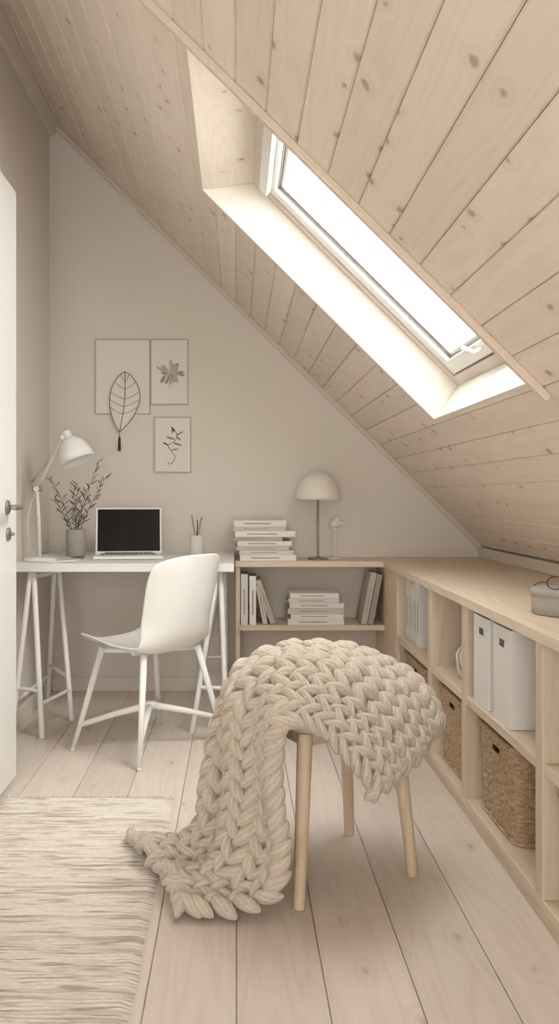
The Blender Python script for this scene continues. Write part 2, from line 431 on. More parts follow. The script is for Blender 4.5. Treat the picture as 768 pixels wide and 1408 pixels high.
# ------------------------------------------------------------------ storage shelf (L-shaped)
b = MB()
FX = .758; CT = .728; t = .03; UX = XR-.001; NE = .9
by = YB-.0165
WY, WXm, WZ = 0, 1, 2
b.box(FX-.008, UX, NE, YB-.001, CT-t, CT, WY)                       # counter side
b.box(-.008, FX-.0085, 4.085, YB-.001, CT-t, CT, WXm)                 # counter back
b.box(-.004, .018, 4.10, by, 0, CT-t, WZ)                            # left end panel
b.box(.018, FX+.0, 4.095, YB-.001, .372, .40, WXm)                   # lower shelf back
b.box(FX, FX+.02, 3.79, by, 0, CT-t, WZ)                             # corner blind panel
b.box(FX+.02, UX-.02, 3.79, 3.81, .06, CT-t, WZ)
for y in (3.13, 2.65, 1.984, 1.32, NE):
    b.box(FX, UX-.02, y, y+.048, .06, CT-t, WZ)
ds = [3.79, 3.178, 3.13, 2.698, 2.65, 2.032, 1.984, 1.368, 1.32, .948]
for k in range(0, 10, 2):
    b.box(FX+.002, UX-.02, ds[k+1], ds[k], .372, .40, WY)
b.box(FX, UX-.02, NE, 3.81, .035, .06, WY)
b.box(FX+.004, FX+.03, NE, 3.79, 0, .035, WY)
b.box(UX-.02, UX-.008, NE, 3.79, .0, CT-t, WY)
b.obj('storage_shelf', [M_wy, M_wx, M_wz], bevel=.0018)

# ------------------------------------------------------------------ baskets
def basket(y0, y1, z0=.061, z1=.335, x0=.785, x1=1.16, i=0):
    b = MB(); cx, cy = (x0+x1)/2, (y0+y1)/2
    hx, hy = (x1-x0)/2, (y1-y0)/2
    r = .03
    def per(d, hx, hy):
        L = [(2*hy-2*r), math.pi*r/2, (2*hx-2*r), math.pi*r/2]*2
        tot = sum(L); d = d % tot; k = 0
        while d > L[k]: d -= L[k]; k += 1
        C = [(-1, 1), (1, 1), (1, -1), (-1, -1)]
        if k == 0: return (-hx, -hy+r+d, -1, 0)
        if k == 2: return (-hx+r+d, hy, 0, 1)
        if k == 4: return (hx, hy-r-d, 1, 0)
        if k == 6: return (hx-r-d, -hy, 0, -1)
        c = C[(k-1)//2]; a0 = {1: math.pi, 3: math.pi/2, 5: 0, 7: -math.pi/2}[k]
        a = a0-d/r
        return (c[0]*(hx-r)+r*math.cos(a), c[1]*(hy-r)+r*math.sin(a), math.cos(a), math.sin(a))
    tot = 2*(2*hx+2*hy-4*r)+2*math.pi*r
    n = int(tot/.0055)//2*2; rh = .0125; nr = int((z1-z0)/rh); G = []
    spr = .024; ns = round(tot/spr/2)*2
    for j in range(nr*4+1):
        z = z0+(z1-z0)*j/(nr*4); row = []; rr = j//4; ph = (j % 4)/4
        prof = math.sin(math.pi*ph)
        tp = (1-(z-z0)/(z1-z0))*.012
        for k in range(n):
            d = tot*k/n; px, py, nx_, ny_ = per(d, hx-.004, hy-.004)
            o = -tp+prof*(.0028+.0030*math.sin(math.pi*ns*k/n+math.pi*rr))
            row.append((cx+px+nx_*o, cy+py+ny_*o, z))
        G.append(row)
    fl = 2*hy-2*r; kc = fl/2/tot*n; kw = .045/tot*n
    j0, j1 = nr*4-18, nr*4-8
    b.grid(G, 0, True, skip=lambda j, k: (j0 <= j < j1 and abs(k-kc) < kw), closeu=True)
    b.tube([(cx+per(tot*k/90, hx, hy)[0], cy+per(tot*k/90, hx, hy)[1], z1) for k in range(91)], .0075, 0, 8)
    b.tube([(cx+per(tot*k/90, hx-.006, hy-.006)[0]*.98, cy+per(tot*k/90, hx-.006, hy-.006)[1]*.98, z0+.004) for k in range(91)], .004, 0, 8)
    b.box(x0+.016, x1-.016, y0+.016, y1-.016, z0+.001, z0+.01, 0)
    zz0, zz1 = z0+(z1-z0)*j0/(nr*4), z0+(z1-z0)*j1/(nr*4)
    xx = x0+.0055
    b.tube([(xx, cy-.048, zz0), (xx, cy+.048, zz0), (xx, cy+.05, (zz0+zz1)/2), (xx, cy+.048, zz1), (xx, cy-.048, zz1), (xx, cy-.05, (zz0+zz1)/2), (xx, cy-.048, zz0)], .0045, 0, 8)
    b.obj('wicker_basket', [M_wick], solid=.004)
basket(2.27, 2.60); basket(2.76, 3.10); basket(3.30, 3.74); basket(1.56, 1.955)

# ------------------------------------------------------------------ magazine files
def magfile(y0, y1):
    b = MB(); x0, x1, z0, z1 = .772, 1.06, .401, .682; t = .003
    b.box(x0, x1, y0, y0+t, z0, z1); b.box(x0, x1, y1-t, y1, z0, z1)
    b.box(x1-t, x1, y0+t, y1-t, z0, z1); b.box(x0, x1, y0+t, y1-t, z0, z0+t)
    yc = (y0+y1)/2; h0, h1, hw = z1-.058, z1-.036, .024
    b.box(x0, x0+t, y0+t, y1-t, z0+t, h0); b.box(x0, x0+t, y0+t, y1-t, h1, z1)
    b.box(x0, x0+t, y0+t, yc-hw, h0, h1); b.box(x0, x0+t, yc+hw, y1-t, h0, h1)
    for k in range(4): b.box(x0+.04, x1-.02, y0+.016+k*.026, y0+.032+k*.026, z0+t, z1-.075-.01*(k % 3), 1)
    b.obj('magazine_file', [M_white, M_pages], bevel=.0008)
magfile(2.26, 2.41); magfile(2.455, 2.605)

# ------------------------------------------------------------------ books
def book(b, M, L, W, H, c):   # lying: L along x, W along y, H up; spine at -y
    e = .003
    b.box(-L/2, L/2, -W/2, W/2, 0, e, c, M); b.box(-L/2, L/2, -W/2, W/2, H-e, H, c, M)
    b.box(-L/2, L/2, -W/2, -W/2+e, e, H-e, c, M)
    b.box(-L/2+.004, L/2-.004, -W/2+e, W/2-.005, e, H-e, 6, M)
    if H > .018: b.box(-L*.3, L*.2, -W/2-.0006, -W/2, H*.4, H*.6, 4, M)
BM = M_bk+[M_pages]
def stack(name, x, y, z, spec):
    b = MB()
    for L, W, H, dx, rz, c in spec:
        book(b, Matrix.Translation((x+dx, y, z)) @ Matrix.Rotation(math.radians(rz), 4, 'Z'), L, W, H, c); z += H+.0008
    return b.obj(name, BM, bevel=.0008)
stack('book_stack', .150, 4.215, .7285, [(.29, .22, .030, .010, 1, 3), (.28, .21, .022, .006, -1, 1), (.27, .20, .020, -.02, 3, 5), (.28, .20, .026, -.006, 0, 0), (.25, .19, .020, -.035, -3, 2), (.31, .20, .030, -.006, 2, 3), (.27, .18, .020, -.03, -2, 5), (.27, .18, .034, -.030, 1, 0)])
stack('book_stack', .405, 4.20, .4005, [(.29, .2, .030, .0, 1, 0), (.27, .19, .024, .01, -1, 3), (.29, .19, .028, .0, 2, 5), (.28, .18, .026, .01, -2, 0), (.26, .18, .022, -.01, 1, 1), (.25, .17, .026, -.005, 0, 3)])
def upright(b, x, y, z, T, W, H, lean, c):   # spine faces -y
    M = Matrix.Translation((x, y, z)) @ Matrix.Rotation(math.radians(lean), 4, 'Y') @ Matrix.Rotation(math.radians(-90), 4, 'Y') @ Matrix.Translation((H/2, 0, 0))
    book(b, M, H, W, T, c)
b = MB()
upright(b, .058, 4.2, .4005, .036, .19, .26, 0, 1); upright(b, .100, 4.2, .4005, .034, .19, .25, 0, 3)
upright(b, .200, 4.2, .4105, .028, .18, .235, -19, 2)
upright(b, .160, 4.2, .4055, .024, .17, .20, -11, 5)
b.obj('shelf_books', BM, bevel=.0008)
b = MB()
upright(b, .668, 4.2, .4005, .030, .19, .27, 11, 2); upright(b, .700, 4.2, .4005, .028, .19, .26, 11, 4)
b.obj('leaning_books', BM, bevel=.0008)
b = MB()   # binders on the side unit (spines face -x)
y = 3.70
for T, H, c in ((.05, .275, 3), (.05, .28, 0), (.045, .26, 3), (.05, .285, 0), (.05, .28, 3)):
    M = Matrix.Translation((.90, y, .4005)) @ Matrix.Rotation(math.radians(-90), 4, 'Z') @ Matrix.Rotation(math.radians(-90), 4, 'Y') @ Matrix.Translation((H/2, 0, 0))
    book(b, M, H, .21, T, c); y -= T+.004
b.obj('shelf_binders', BM, bevel=.001)

b = MB(); b.lathe([(0, 0), (.05, 0), (.062, .02), (.068, .06), (.062, .10), (.045, .125), (.042, .14), (.047, .15), (.042, .15), (.038, .135), (0, .13)], Matrix.Translation((.865, 2.9, .4005)))
b.tube([(.82, 2.87, .52), (.80, 2.855, .52), (.785, 2.85, .50), (.79, 2.85, .46), (.805, 2.86, .44)], .006)
b.obj('ceramic_jug', [M_cer])

# jar with lid + wire spectacles on the counter
JX, JY = .915, 2.27
b = MB(); b.lathe([(0, 0), (.070, 0), (.075, .005), (.075, .050), (.072, .053), (.077, .054), (.077, .068), (.07, .073), (0, .073)], Matrix.Translation((JX, JY, .7285)))
b.obj('lidded_jar', [M_conc])
b = MB(); gz = .8016
for sgn in (-1, 1):
    cx, cy = JX+sgn*.028, JY-.045
    b.tube([(cx+.024*math.cos(k*math.pi/8), cy, gz+.0195+.018*math.sin(k*math.pi/8)) for k in range(17)], .0014, 0, 6)
    b.tube([(JX+sgn*.052, cy, gz+.022), (JX+sgn*.054, cy+.05, gz+.016), (JX+sgn*.05, cy+.105, gz+.0015)], .0013, 0, 6)
b.tube([(JX-.004, JY-.045, gz+.024), (JX+.004, JY-.045, gz+.024)], .0014, 0, 6)
b.obj('spectacles', [M_dark])

# ------------------------------------------------------------------ desk
b = MB()
DZ = .757
b.box(XL+.003, -.012, 3.61, YB-.002, DZ-.038, DZ)
def trestle(b, A, B, feet):
    z = DZ-.0385-.02
    b.tube([(A[0], A[1], z), (B[0], B[1], z)], .018, 0, 4, False)
    tops = (A, A, B, B)
    L = []
    for tp, ft in zip(tops, feet):
        p, q = Vector((tp[0]+(ft[0]-tp[0])*.1, tp[1], z+.012)), Vector((ft[0], ft[1], .0))
        b.tube([p, q], .0125, 0, 8); L.append((p, q))
    at = lambda i, f: L[i][0].lerp(L[i][1], f)
    for f in (.80,):
        b.tube([at(0, f), at(2, f)], .009, 0, 8); b.tube([at(1, f), at(3, f)], .009, 0, 8)
    for i, j in ((0, 1), (2, 3)):
        b.tube([at(i, .72), at(j, .72)], .009, 0, 8)
trestle(b, (-.935, 3.66), (-.875, 3.9), [(-.85, 3.50), (-1.0, 3.56), (-.775, 3.77), (-.98, 4.15)])
trestle(b, (-.075, 3.68), (-.065, 4.2), [(-.045, 3.56), (-.20, 3.58), (-.05, 4.32), (-.20, 4.3)])
b.obj('desk', [M_white], bevel=.0015)

# ------------------------------------------------------------------ laptop
b = MB()
b.box(-.165, .165, -.115, .115, .003, .016, 0)
b.box(-.14, .14, -.02, .095, .016, .0165, 3)
for r_ in range(5):
    for c_ in range(13): b.box(-.135+c_*.0208, -.135+c_*.0208+.018, -.015+r_*.021, -.015+r_*.021+.018, .0165, .018, 2)
b.box(-.045, .045, -.10, -.035, .016, .0163, 3)
for sx in (-.14, .14):
    for sy in (-.09, .09): b.lathe([(0, 0), (.008, 0), (.008, .003), (0, .003)], Matrix.Translation((sx, sy, 0)), 2, 12)
MS = Matrix.Translation((0, .112, .016)) @ Matrix.Rotation(math.radians(-14), 4, 'X')
b.box(-.165, .165, 0, .007, 0, .235, 0, MS); b.box(-.157, .157, -.0008, 0, .010, .227, 1, MS)
b.tube([(-.12, .115, .016), (.12, .115, .016)], .006, 2)
b.obj('laptop', [M_metalw, M_black, M_gask, M_cer], (-.530, 3.93, DZ), (0, 0, math.radians(7)), bevel=.0015)

# ------------------------------------------------------------------ pencil cup
b = MB(); P0 = (-.203, 4.06, DZ+.0005)
b.lathe([(0, 0), (.034, 0), (.036, .003), (.036, .105), (.0335, .105), (.033, .006), (0, .006)], Matrix.Translation(P0))
for k, (a, l, m) in enumerate([(0.3, .19, 1), (1.5, .175, 2), (2.6, .18, 1), (3.7, .20, 1), (5.0, .17, 3), (5.8, .185, 1)]):
    d = Vector((math.cos(a), math.sin(a), 0))
    p = Vector(P0)+Vector((0, 0, .008))-d*.012; q = p+Vector((d.x*.038, d.y*.038, l-.01))
    b.tube([p, q], .0034, m, 6, False); b.tube([q, q+(q-p).normalized()*.014], [.0034, .0005], 3, 6)
b.obj('pencil_cup', [M_cer, M_pencil, M_white, M_twig])

# ------------------------------------------------------------------ vase with branches
b = MB(); V0 = Vector((-.815, 4.06, DZ+.0005))
b.lathe([(0, 0), (.046, 0), (.049, .003), (.050, .132), (.048, .135), (.045, .134), (.044, .01), (0, .01)], Matrix.Translation(V0))
rs = random.Random(3)
for a, l, sp in ((2.9, .36, .13), (1.9, .33, .05), (0.6, .45, .13), (0.1, .38, .16), (4.9, .33, .07), (3.6, .26, .12), (5.8, .30, .06)):
    pts = []; d = Vector((math.cos(a), math.sin(a)*.5, 0))
    for k in range(11):
        f = k/10
        pts.append(V0+Vector((0, 0, .03+l*f))+d*(sp*f**1.5)+Vector((rs.uniform(-.003, .003), rs.uniform(-.003, .003), 0)))
    b.tube(pts, [.0022-.0014*k/10 for k in range(11)], 1, 6)
    for k in range(26):
        f = .34+.66*k/25; i = min(9, int(f*10)); p = pts[i].lerp(pts[i+1], f*10-i)
        t = (pts[i+1]-pts[i]).normalized(); ra = rs.uniform(0, 6.28)
        out = Vector((math.cos(ra), math.sin(ra)*.7, 0)); dr = (t*.8+out).normalized()
        ln = rs.uniform(.030, .055)*(1.1-.3*f); w = dr.cross(Vector((rs.uniform(-1, 1), rs.uniform(-1, 1), rs.uniform(-1, 1)))).normalized()*.0028
        up = dr.cross(w).normalized()*.0012
        b.add([p, p+dr*ln*.35+w, p+dr*ln*.75+w*.8, p+dr*ln, p+dr*ln*.75-w*.8, p+dr*ln*.35-w, p+dr*ln*.5+up], [(0, 1, 6), (1, 2, 6), (2, 3, 6), (3, 4, 6), (4, 5, 6), (5, 0, 6)], 2, True)
b.obj('branch_vase', [M_conc, M_twig, M_leaf])

# ------------------------------------------------------------------ desk lamp
b = MB(); L0 = Vector((-.925, 3.76, DZ+.0005))
b.lathe([(0, 0), (.076, 0), (.078, .004), (.076, .012), (.06, .016), (.014, .018), (0, .018)], Matrix.Translation(L0))
J1 = Vector((-.938, 3.76, 1.095))
b.tube([L0+Vector((0, 0, .01)), L0+Vector((-.004, 0, .2)), J1], .0085, 0, 14)
J2 = Vector((-.805, 3.74, 1.335))
b.tube([J1+Vector((-.02, 0, .0)), J1+Vector((.025, 0, 0))], .012, 2, 14)
for o in (-.009, .009):
    b.tube([J1+Vector((0, o, 0)), J2+Vector((0, o, 0))], .0045, 0, 10)
b.tube([J1+Vector((-.025, 0, .03)), J1.lerp(J2, .5)+Vector((-.012, 0, .012))], .005, 1, 8)
b.tube([J1+Vector((0, -.018, 0)), J1+Vector((0, .018, 0))], .013, 0, 14)
b.tube([J2+Vector((0, -.018, 0)), J2+Vector((0, .018, 0))], .013, 0, 14)
ax = Vector((.40, -.12, -.91)).normalized()
H0 = J2+Vector((.014, -.005, .018))
b.lathe([(.0, -.012), (.018, -.012), (.021, -.005), (.021, .022), (.032, .028), (.052, .045), (.068, .072), (.077, .105), (.081, .142), (.079, .142), (.074, .105), (.063, .072), (.044, .045), (0, .03)], axisM(H0, ax), 0, 40, cap=False)
b.sphere(H0+ax*.085, .026, 3, 16, 10)
b.tube([J2, H0], .008, 0, 10)
cp = [(-.925, 3.70, DZ+.004), (-.86, 3.66, DZ+.004), (-.78, 3.70, DZ+.004), (-.74, 3.78, DZ+.004), (-.80, 3.84, DZ+.004), (-.87, 3.95, DZ+.004), (-.93, 4.2, DZ+.004), (-.94, 4.33, DZ+.004)]
b.tube([catmull(cp, k/6) for k in range(43)], .0028, 0, 8)
cp = [(-.938, 3.762, 1.09), (-.975, 3.77, 1.0), (-.985, 3.78, .9), (-.97, 3.80, .80), (-.95, 3.85, .763)]
b.tube([catmull(cp, k/6) for k in range(25)], .0025, 0, 8)
b.obj('desk_lamp', [M_metalw, M_frame, M_pencil, M_lshade])
b = MB(); b.box(-.80, -.745, 3.855, 3.925, DZ+.0005, DZ+.008); b.box(-.797, -.748, 3.858, 3.922, DZ+.008, DZ+.009, 1)
b.obj('smartphone', [M_grey, M_black], bevel=.001)

# ------------------------------------------------------------------ table lamp
b = MB(); T0 = Matrix.Translation((.428, 4.21, .7285))
b.lathe([(0, 0), (.052, 0), (.054, .003), (.052, .008), (.012, .012), (.006, .018), (.006, .33), (.012, .335), (0, .336)], T0, 1)
R = .118
outer = [(R*math.cos(a), .318+.148*math.sin(a)) for a in [k*math.pi/2/16 for k in range(17)]]
b.lathe([(0, .316), (R-.006, .313), (R, .316)]+outer[1:-1]+[(0, .466)], T0, 0, 48)
b.obj('mushroom_table_lamp', [M_lshade, M_grey])

# bird figurine on post
b = MB(); X0, Y0, Z0 = .517, 4.20, .7285
b.lathe([(0, 0), (.026, 0), (.027, .004), (.022, .009), (.006, .012), (.0045, .02), (.0045, .15), (.008, .17), (0, .172)], Matrix.Translation((X0, Y0, Z0)))
b.sphere((X0+.002, Y0, Z0+.185), .026, 0, 20, 12, (1.0, .75, .8))
b.sphere((X0+.010, Y0, Z0+.208), .017, 0, 18, 12)
b.tube([(X0+.01, Y0, Z0+.20), (X0+.04, Y0, Z0+.188), (X0+.058, Y0, Z0+.186)], [.014, .010, .007], 0, 12)
b.sphere((X0+.058, Y0, Z0+.186), .009, 0, 12, 8)
b.tube([(X0+.002, Y0, Z0+.21), (X0-.006, Y0, Z0+.232)], [.006, .002], 0, 8)
b.tube([(X0-.012, Y0, Z0+.18), (X0-.02, Y0, Z0+.165), (X0-.012, Y0, Z0+.15)], [.006, .005, .003], 0, 8)
b.obj('bird_figurine', [M_cer])

# ------------------------------------------------------------------ wall art
def frame(name, x0, x1, z0, z1, d, deco):
    b = MB(); y1 = YB-.0005; y0 = YB-d; w = .006
    b.box(x0, x1, y0+.004, y1, z0, z1, 0)
    b.box(x0, x0+w, y0, y0+.004, z0, z1, 1); b.box(x1-w, x1, y0, y0+.004, z0, z1, 1)
    b.box(x0+w, x1-w, y0, y0+.004, z0, z0+w, 1); b.box(x0+w, x1-w, y0, y0+.004, z1-w, z1, 1)
    if deco: deco(b, y0+.0035)
    b.obj(name, [M_paper, M_frame, M_ink, M_wash, M_wash2])
def petal(b, cx, cz, y, a, L, W, mat):
    n = 14; vs = [(cx, y, cz)]
    ca, sa = math.cos(a), math.sin(a)
    for k in range(n+1):
        f = k/n; t = math.pi*2*f
        px = L*.5*(1-math.cos(t)); pz = W*math.sin(t)*(.6+.4*math.sin(f*math.pi))
        vs.append((cx+px*ca-pz*sa, y, cz+px*sa+pz*ca))
    b.add(vs, [(0, k+1, k+2) for k in range(n)], mat)
def flower(b, y):
    r = random.Random(5); cx, cz = -.365, 1.735
    for k in range(30):
        a = r.uniform(0, 6.28); d = r.uniform(0, .04)
        petal(b, cx+d*math.cos(a), cz+d*.7*math.sin(a), y-.00008*k, a+r.uniform(-.5, .5), r.uniform(.03, .052), r.uniform(.007, .013), 3 if k % 3 else 4)
    b.tube([(cx, y, cz-.02), (cx+.01, y, cz-.06), (cx-.005, y, cz-.085)], .001, 4, 5)
def botan(b, y):
    cp = [(-.345, y, 1.43), (-.325, y, 1.395), (-.335, y, 1.36), (-.372, y, 1.335), (-.350, y, 1.30), (-.335, y, 1.27), (-.355, y, 1.235), (-.375, y, 1.245)]
    b.tube([catmull(cp, k/6) for k in range(43)], .0016, 2, 5)
    for (x, z, a, L) in ((-.335, 1.41, 2.2, .035), (-.33, 1.39, .5, .045), (-.335, 1.37, 2.9, .05), (-.345, 1.35, -.3, .05), (-.37, 1.335, 2.6, .035), (-.355, 1.31, .2, .04), (-.35, 1.40, 1.5, .03), (-.325, 1.385, -.8, .03)):
        petal(b, x, z, y-.0004, a, L, L*.13, 2 if L < .04 else 4)
        b.tube([(x, y, z), (x+L*math.cos(a), y, z+L*math.sin(a))], .0008, 2, 4)
frame('art_print', -.770, -.469, 1.505, 1.915, .014, None)
frame('art_print', -.468, -.262, 1.557, 1.915, .016, flower)
frame('art_print', -.448, -.246, 1.188, 1.493, .016, botan)

# wire leaf wall hanging
b = MB(); LX, LZ0, LZ1, y = -.620, 1.41, 1.735, YB-.024
tl = -.03
def ctr(f): return LX+tl*(f-.5)+.012*math.sin(f*3.1)
out = []
for k in range(25):
    f = k/24; w = .082*math.sin(math.pi*f**.85)**.8*(1 if f < .99 else 0)
    out.append((ctr(f), w, LZ1+(LZ0-LZ1)*f))
lp = [(c-w, y, z) for c, w, z in out]; rp = [(c+w, y, z) for c, w, z in out]
b.tube(lp, .0020, 0, 6); b.tube(rp, .0020, 0, 6)
b.tube([(c, y, z) for c, w, z in out], .0020, 0, 6)
for f in (.2, .33, .46, .59, .72):
    i = int(f*24); j = min(24, i-3)
    for P in (lp, rp):
        b.tube([(out[i][0], y, out[i][2]), ((out[i][0]+P[j][0])/2, y, (out[i][2]+P[j][2])/2-.006), P[j]], .0011, 0, 5)
vs = [(c-w, y+.002, z) for c, w, z in out]+[(c+w, y+.002, z) for c, w, z in out]
b.add(vs, [(k, k+1, k+26, k+25) for k in range(24)], 2)
xb = out[-1][0]
b.tube([(xb, y, LZ0), (xb, y, LZ0-.03)], .0018, 0, 6)
b.tube([(xb, y, LZ0-.028), (xb, y, LZ0-.04), (xb-.001, y, LZ0-.105)], [.004, .006, .008], 1, 8)
b.tube([(out[0][0], y, LZ1), (out[0][0], YB, LZ1+.006)], .0016, 0, 6)
b.obj('leaf_wall_hanging', [M_wire, M_dark, M_paper])

# ------------------------------------------------------------------ chair
b = MB(); C0 = Vector((-.367, 3.40, 0)); fw = Vector((-.78, .625, 0)).normalized(); sd = Vector((.625, .78, 0)).normalized()
ST = [(.232, .424, .165), (.225, .436, .195), (.19, .446, .218), (.10, .438, .232), (0, .424, .236), (-.10, .420, .230), (-.165, .436, .222), (-.212, .490, .215), (-.238, .575, .212), (-.258, .665, .215), (-.275, .745, .215), (-.286, .800, .205), (-.292, .828, .175)]
G = []
nt = 40; nu = 20
for j in range(nt+1):
    t = j/nt*(len(ST)-1); f, z, w = catmull(ST, t); tt = t/(len(ST)-1)
    bk = max(0, min(1, (tt-.42)/.25)); bk = bk*bk*(3-2*bk); st = 1-bk
    row = []
    endk = max(0, (tt-.80)/.2)
    for i in range(nu+1):
        u = -1+2*i/nu; au = abs(u)
        zz = z+st*.040*au**3-endk*endk*.030*au**4
        ff = f+bk*.085*au**2.4*(1-.3*endk)-st*max(0, (.12-tt)/.12)*.03*au**4
        row.append(C0+fw*ff+sd*(u*w*(1-.04*au**4))+Vector((0, 0, zz)))
    G.append(row)
b.grid(G)
shell = b
parent = bpy.data.objects.new('shell_chair', None); COL.objects.link(parent)
shell.obj('seat_shell', [M_plast], solid=.009, sub=1, parent=parent)
b = MB()
feet = [Vector((-.683, 3.337, 0)), Vector((-.374, 3.09, 0)), Vector((-.051, 3.46, 0)), Vector((-.36, 3.707, 0))]
hub = C0+Vector((0, 0, .175))
for ft in feet:
    top = C0+(ft-C0)*.62+Vector((0, 0, .425))
    b.tube([ft+Vector((0, 0, .0)), ft.lerp(top, .5), top], [.0090, .0125, .0145], 0, 14)
    b.tube([ft, ft+Vector((0, 0, .012))], .011, 1, 12)
    k = ft.lerp(top, .25)
    b.tube([k, k.lerp(hub, .5)+Vector((0, 0, .004)), hub], [.011, .0125, .015], 0, 10)
    inner = C0+(ft-C0)*.2+Vector((0, 0, .408))
    b.tube([top-Vector((0, 0, .012)), inner], .010, 0, 10)
b.lathe([(0, -.014), (.022, -.014), (.024, 0), (.022, .014), (0, .014)], Matrix.Translation(hub), 0, 20)
b.box(-.10, .10, -.012, .012, .399, .414, 0, Matrix.Translation(C0) @ Matrix.Rotation(math.atan2(sd.y, sd.x), 4, 'Z'))
b.obj('legs', [M_metalw, M_cer], parent=parent)

# ------------------------------------------------------------------ stool
b = MB()
sf = [Vector((.161, 2.059, 0)), Vector((.493, 2.24, 0)), Vector((.354, 2.514, 0)), Vector((.022, 2.333, 0))]
sc_ = sum(sf, Vector())/4
tops = [sc_+(p-sc_)*.80+Vector((0, 0, .440)) for p in sf]
for p, q in zip(sf, tops): b.tube([p, p.lerp(q, .5), q], [.0155, .0185, .021], 0, 20)
for i in range(4):
    a, c = tops[i]-Vector((0, 0, .018)), tops[(i+1) % 4]-Vector((0, 0, .018))
    d = (c-a).normalized(); n_ = Vector((-d.y, d.x, 0))*.009; h = Vector((0, 0, .017))
    P = [a-n_-h, c-n_-h, c+n_-h, a+n_-h]; Q = [p+2*h for p in P]
    b.add(P+Q, [(3, 2, 1, 0), (4, 5, 6, 7), (0, 1, 5, 4), (1, 2, 6, 5), (2, 3, 7, 6), (3, 0, 4, 7)], 1)
ex = (tops[1]-tops[0]).normalized(); ey = (tops[3]-tops[0]).normalized(); hw = (tops[1]-tops[0]).length/2+.022; hd = (tops[3]-tops[0]).length/2+.022
ctr_ = Vector((sc_.x, sc_.y, 0)); ring0 = []
for k in range(48):
    a = 2*math.pi*k/48; e = .28
    cx = math.copysign(abs(math.cos(a))**e, math.cos(a)); cy = math.copysign(abs(math.sin(a))**e, math.sin(a))
    ring0.append(ctr_+ex*cx*hw+ey*cy*hd)
vs = [p+Vector((0, 0, .438)) for p in ring0]+[p+Vector((0, 0, .460)) for p in ring0]
b.add(vs, [tuple(range(47, -1, -1)), tuple(range(48, 96))]+[(k, (k+1) % 48, (k+1) % 48+48, k+48) for k in range(48)], 1)
b.obj('wooden_stool', [M_oak, M_oakx], bevel=.003)

# ------------------------------------------------------------------ chunky knit blanket
RW = [  # near, mid, far   (right end -> over seat -> floor)
 [(.345, 1.985, .325), (.470, 2.12, .365), (.590, 2.32, .400)],
 [(.285, 1.985, .405), (.405, 2.11, .470), (.560, 2.38, .475)],
 [(.225, 2.00, .468), (.315, 2.14, .560), (.495, 2.47, .530)],
 [(.160, 2.01, .488), (.215, 2.18, .604), (.385, 2.52, .570)],
 [(.115, 2.00, .465), (.095, 2.20, .600), (.230, 2.50, .575)],
 [(.110, 2.00, .385), (.010, 2.20, .525), (.060, 2.47, .525)],
 [(.125, 2.00, .280), (-.005, 2.18, .410), (-.010, 2.43, .410)],
 [(.125, 2.00, .165), (-.015, 2.16, .265), (-.050, 2.40, .260)],
 [(.095, 1.99, .070), (-.045, 2.15, .125), (-.095, 2.38, .120)],
 [(.010, 1.99, .036), (-.110, 2.18, .060), (-.180, 2.38, .054)],
 [(-.085, 2.00, .032), (-.185, 2.20, .046), (-.260, 2.40, .044)],
 [(-.150, 2.015, .036), (-.215, 2.22, .040), (-.330, 2.43, .040)],
]
NR = len(RW)-1
SW = math.pi*2*2.3
def surf(u, v):
    a = Vector(catmull([r[0] for r in RW], v)); m = Vector(catmull([r[1] for r in RW], v)); c = Vector(catmull([r[2] for r in RW], v))
    l0 = 2*(u-.5)*(u-1); l1 = -4*u*(u-1); l2 = 2*u*(u-.5)
    return a*l0+m*l1+c*l2
def surff(u, v):
    p = surf(u, v)
    e = 1e-3
    du = surf(min(1, u+e), v)-surf(max(0, u-e), v); dv = surf(u, min(NR, v+e*5))-surf(u, max(0, v-e*5))
    n = du.cross(dv)
    n = n.normalized() if n.length > 1e-12 else Vector((0, 0, 1))
    f = v/NR
    amp = .004+.024*math.exp(-((f-.60)/.17)**2)+.014*math.exp(-((f-.95)/.15)**2)
    w = amp*math.sin(u*SW+v*.35)+.004*math.sin(v*2.3+u*5)
    p = p+n*w
    if p.z < .030: p.z = .030
    return p
NS = 400; tab = [0.0]; prev = surff(.35, 0)
for k in range(1, NS+1):
    q = surff(.35, NR*k/NS); tab.append(tab[-1]+(q-prev).length); prev = q
def v_at(s):
    for k in range(1, NS+1):
        if tab[k] >= s: return NR*(k-1+(s-tab[k-1])/(tab[k]-tab[k-1]+1e-9))/NS
    return NR
b = MB(); b.uv = []
NC = 8; pitch = .050
nst = int(tab[-1]/pitch)
na, nl = 18, 18
rk = random.Random(11)
def lobe(P, ax, bx, nx_, U, L, rw, rt, sg, bendA=.008):
    vs = []
    for j in range(nl+1):
        f = j/nl; tt = -1+2*f
        prof = math.sin(math.pi*min(1, max(0, f)))**.52
        taper = .84+.26*f
        bend = (1-tt*tt)*bendA*sg
        sag = -(tt*tt)*.008
        for i in range(na):
            an = 2*math.pi*i/na
            q = P+ax*(tt*L)+bx*(math.cos(an)*rw*prof*taper)+U*bend+nx_*(math.sin(an)*rt*prof*taper+sag)
            zmin = .0115 if q.x < -.19 else .003
            if q.z < zmin: q.z = zmin
            vs.append(q); b.uv.append((i/na, f*1.6))
    fs = []
    for j in range(nl):
        for i in range(na):
            i2 = (i+1) % na
            fs.append((j*na+i, j*na+i2, (j+1)*na+i2, (j+1)*na+i))
    b.add(vs, fs, 0, True)
